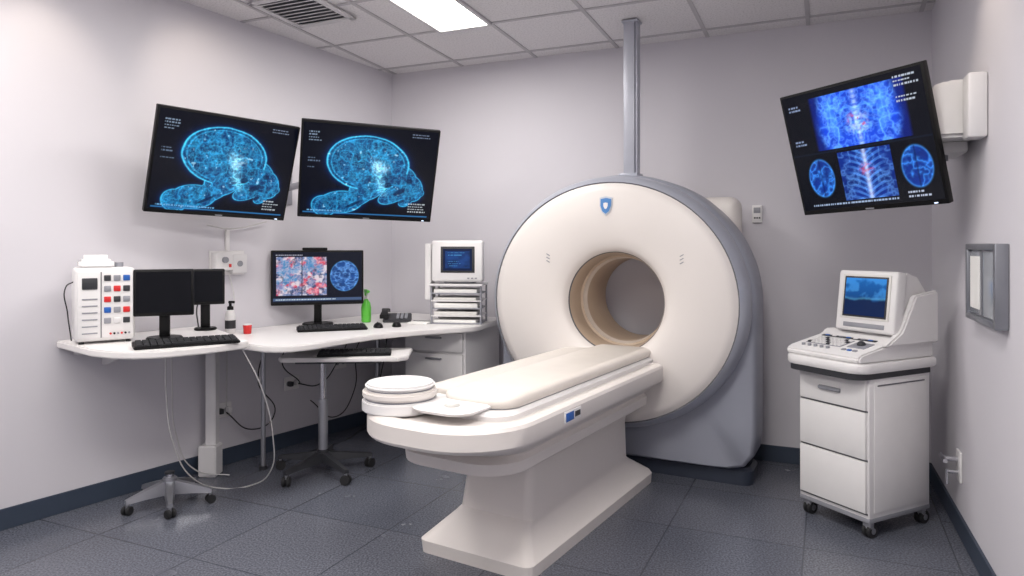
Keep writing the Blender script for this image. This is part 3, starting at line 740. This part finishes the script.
loft(c,'bumper_deck',[O(-.03,.41,-.09,.46,.08,.02,.765),O(-.035,.415,-.095,.465,.08,.02,.775),O(-.035,.415,-.095,.465,.08,.02,.80),O(-.03,.41,-.09,.46,.08,.02,.81)],M_white)
extr_x(c,'control_deck',[(-.075,.808),(-.08,.835),(-.06,.85),(.17,.895),(.20,.92),(.46,.92),(.46,.808)],-.015,.395,M_white,.008)
sl=math.atan2(.045,.23)
def dk(name,x,y,w,d,m,h=.006):
    z=.85+(y+.06)*.1957
    box(c,name,(x-w/2,x+w/2),(y-d/2,y+d/2),(z-.003,z+h),m,.0015,rot=(sl,0,0))
dk('key_panel',.13,.06,.20,.11,M_grey,.002)
for i in range(9):
    for j in range(4): dk('key_%d_%d'%(i,j),.045+i*.0215,.022+j*.026,.016,.018,M_white if (i+j)%5 else M_dgrey,.008)
dk('status_strip',.17,.145,.30,.022,M_dgrey,.003)
for i in range(7): dk('soft_key_%d'%i,.05+i*.04,.145,.022,.012,(M_blue,M_white,M_grey)[i%3],.006)
dk('touch_pad',.30,.06,.09,.08,M_grey,.004)
bm=bmesh.new(); bmesh.ops.create_uvsphere(bm,u_segments=20,v_segments=12,radius=.02); finish(bm,'trackball',M_dgrey,c,(.30,.065,.878))
for i in range(3): dk('front_key_%d'%i,.27+i*.03,-.02,.02,.015,M_blue if i==1 else M_grey,.006)
for i in range(5): cyl(c,'slider_%d'%i,(.05+i*.035,-.03,.86),.009,.012,M_grey,seg=14)
mh=root('crt_head',(0,0,0)); mh.parent=c; mh.location=(.235,.19,1.075); mh.rotation_euler=(-.13,0,0)
box(mh,'bezel',(-.16,.16),(-.01,.06),(-.15,.15),M_white,.014,seg=3)
box(mh,'inner_frame',(-.13,.13),(-.0145,-.006),(-.09,.13),M_beige,.005)
box(mh,'tube_border',(-.118,.118),(-.0158,-.012),(-.08,.12),M_dgrey,.003)
screen(mh,'display',.218,.182,(0,-.0168,.02),crt_img,70,60)
box(mh,'control_strip',(-.11,.11),(-.0135,-.008),(-.13,-.108),M_grey,.002)
loft(c,'crt_rear',[[(.085,.24,.955),(.385,.24,.955),(.385,.275,1.215),(.085,.275,1.215)],[(.10,.34,.94),(.378,.34,.94),(.378,.36,1.195),(.10,.36,1.195)],[(.13,.46,.93),(.368,.46,.93),(.368,.46,1.10),(.13,.46,1.10)]],M_white)
extr_x(c,'side_wing',[(.08,.88),(.20,.945),(.30,1.11),(.47,1.13),(.47,.88)],.380,.415,M_white,.008)
cyl(c,'swivel_neck',(.235,.27,.93),.07,.04,M_cab)

# ================================================================ RIGHT + BACK WALL ITEMS
fr=root('wall_picture_frame',WR(0,0,0),TH_R)
w0,w1,z0,z1=1.18,1.66,1.055,1.345
M_fr=mat('frame_metal',(135,137,144),.35,metal=.6)
box(fr,'backing',(w0,w1),(-.03,-.001),(z0,z1),M_steel,.003)
box(fr,'pane',(w0+.02,w1-.02),(-.034,-.029),(z0+.02,z1-.02),M_ltile,.001)
for nm,xx,zz in (('rail_left',(w0-.01,w0+.018),(z0-.01,z1+.01)),('rail_right',(w1-.018,w1+.01),(z0-.01,z1+.01)),('rail_top',(w0,w1),(z1-.014,z1+.01)),('rail_bottom',(w0,w1),(z0-.01,z0+.014))):
    box(fr,nm,xx,(-.045,-.001),zz,M_fr,.004)
box(fr,'notice_sheet',(w0+.04,w0+.20),(-.0365,-.034),(z0+.04,z1-.04),M_paper,0)
box(fr,'notice_divider',(w0+.235,w0+.255),(-.0385,-.034),(z0+.02,z1-.02),M_fr,0)
th=root('thermostat',WB(2.74,0,1.55),TH_B)
box(th,'body',(-.03,.03),(-.025,-.001),(-.06,.05),M_white,.005); box(th,'display_window',(-.02,.02),(-.028,-.024),(.0,.035),M_grey,.001)
for i in range(3): box(th,'button_%d'%i,(-.018+i*.014,-.008+i*.014),(-.028,-.024),(-.035,-.025),M_dgrey,.001)
va=root('wall_gas_valve',WR(.82,0,.32),TH_R)
box(va,'plate',(-.045,.045),(-.012,-.001),(-.07,.07),M_white,.003)
cyl(va,'stem',(0,-.04,.03),.012,.07,M_chrome,axis='y'); cyl(va,'cross_pipe',(0,-.07,.03),.010,.11,M_chrome,axis='x')
cyl(va,'stem_low',(0,-.03,-.03),.010,.05,M_chrome,axis='y'); cyl(va,'hose_tail',(0,-.055,-.055),.008,.07,M_chrome,axis='z')

# ================================================================ CAMERA + WORLD
cd=bpy.data.cameras.new('camera'); cd.sensor_width=36; cd.lens=36*700/1024; cd.shift_y=-43/1024; cd.clip_start=.05
co=bpy.data.objects.new('camera',cd); co.location=(0,0,1.35); co.rotation_euler=(math.pi/2,0,0); link(co); sc.camera=co
w=bpy.data.worlds.new('world'); sc.world=w; w.use_nodes=True
w.node_tree.nodes['Background'].inputs[0].default_value=(.8,.85,1,1); w.node_tree.nodes['Background'].inputs[1].default_value=.3
